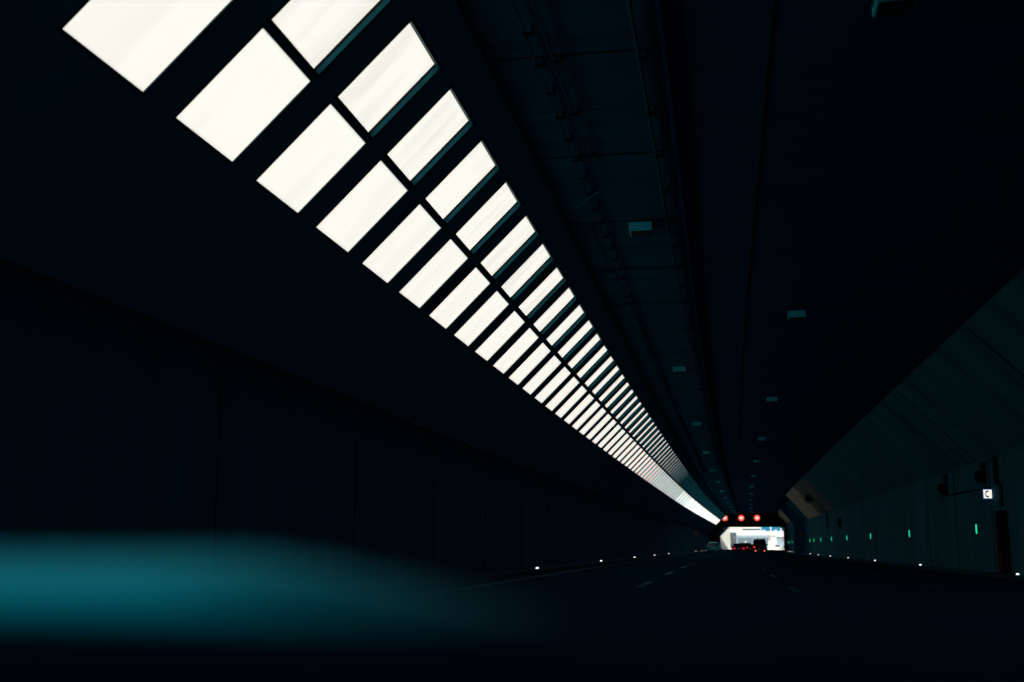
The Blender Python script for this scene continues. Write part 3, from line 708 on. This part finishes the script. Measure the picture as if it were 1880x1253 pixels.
# blue sign gantry
r = empty('sign_gantry', (12, 372, 0)); tag(r, 'gantry with blue direction boards and white markings beyond the exit', 'sign')
part('beam', M['steel'], r, [((-6, 0.3, 5.9), (16, 0.5, 6.3))])
part('post', M['steel'], r, [((15.6, 0.2, -0.3), (15.95, 0.55, 8.5))])
for i, x in enumerate((-0.55, 3.0, 6.2)):
    b = part('sign_board', M['signblue'], r, [((x, 0, 5.6), (x + (3.1 if i == 0 else 2.9), 0.2, 8.6))])
    bl = part('white_strip', M['signwhite'], b, [((x + 0.65, -0.03, 5.75), (x + 1.7, -0.004, 5.98))])
for x, y0 in ((-0.25, 5.7), (2.72, 5.7), (5.9, 5.7)):
    part('hanger', M['signwhite'], r, [((x - 0.18, -0.1, y0), (x + 0.12, -0.02, 8.0))])
# building on the right beyond
r = empty('office_building', (20.0, 500, 0)); tag(r, 'blue grey building with pale pink boards right of the bridge opening', 'building')
part('wall', M['bluegrey'], r, [((-0.5, -60, -0.3), (9, -56, 4.4))])
part('board', M['pink'], r, [((1.2, -60.2, 3.0), (2.4, -60.02, 3.9))]); part('board', M['pink'], r, [((3.0, -60.2, 2.9), (4.2, -60.02, 3.7))])
part('roof', M['cream'], r, [((-0.8, -60.4, 4.4), (9.3, -56, 4.9))])
part('window', M['bwindow'], r, [((4.8, -60.15, 1.2), (5.8, -60.02, 2.4))])

# ---------------------------------------------------------------- dashboard of the camera's own car
r = empty('car_dashboard', (0, 0.62, 0.6)); tag(r, 'blurred car dashboard edge across the bottom with a teal satin hood at left', 'dashboard')
bm = BM()
prof = [(-0.34, -0.30), (-0.33, 0.026), (-0.30, 0.032), (-0.15, 0.030), (-0.03, 0.028), (0.10, 0.03), (0.35, 0.0), (0.37, -0.3)]
prism(bm, prof, -1.0, 1.1, f=lambda x, y, z: (y, x + 0.06, 0.352 + z))
link('top_panel', bm, M['dash'], r, bevel=0.01)
bm = BM(); n, m_ = 60, 30; rows = []
for i in range(n + 1):
    x = -0.50 + i / n * 0.47
    t = min(1, max(0, (x + 0.20) / 0.17)); k = 0.5 + 0.5 * math.cos(t * math.pi)
    ry, rz = 0.03 + 0.02 * k, 0.006 + 0.014 * k
    zc = 0.386 - 0.010 * (1 - k)
    rows.append([bm.verts.new((x, -0.19 + ry * math.cos(2 * math.pi * j / m_), zc + rz * math.sin(2 * math.pi * j / m_))) for j in range(m_)])
for A, B in zip(rows, rows[1:]):
    for j in range(m_): bm.faces.new((A[j], A[(j + 1) % m_], B[(j + 1) % m_], B[j]))
bm.faces.new(rows[0][::-1]); bm.faces.new(rows[-1])
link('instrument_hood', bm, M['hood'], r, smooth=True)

# ---------------------------------------------------------------- thin haze added for blue glow and lifted blacks
bm = BM(); box(bm, (-640, -640, -1.4), (640, 840, 14))
m = bpy.data.materials.new('glow_haze'); m.use_nodes = True; n_ = m.node_tree.nodes; n_.remove(n_['Principled BSDF'])
pv = n_.new('ShaderNodeVolumePrincipled'); pv.inputs['Density'].default_value = 0.0011; pv.inputs['Color'].default_value = (0.02, 0.5, 1.0, 1); pv.inputs['Anisotropy'].default_value = 0.75
m.node_tree.links.new(pv.outputs[0], n_['Material Output'].inputs['Volume'])
tag(link('glow_haze', bm, m), kind='stuff')
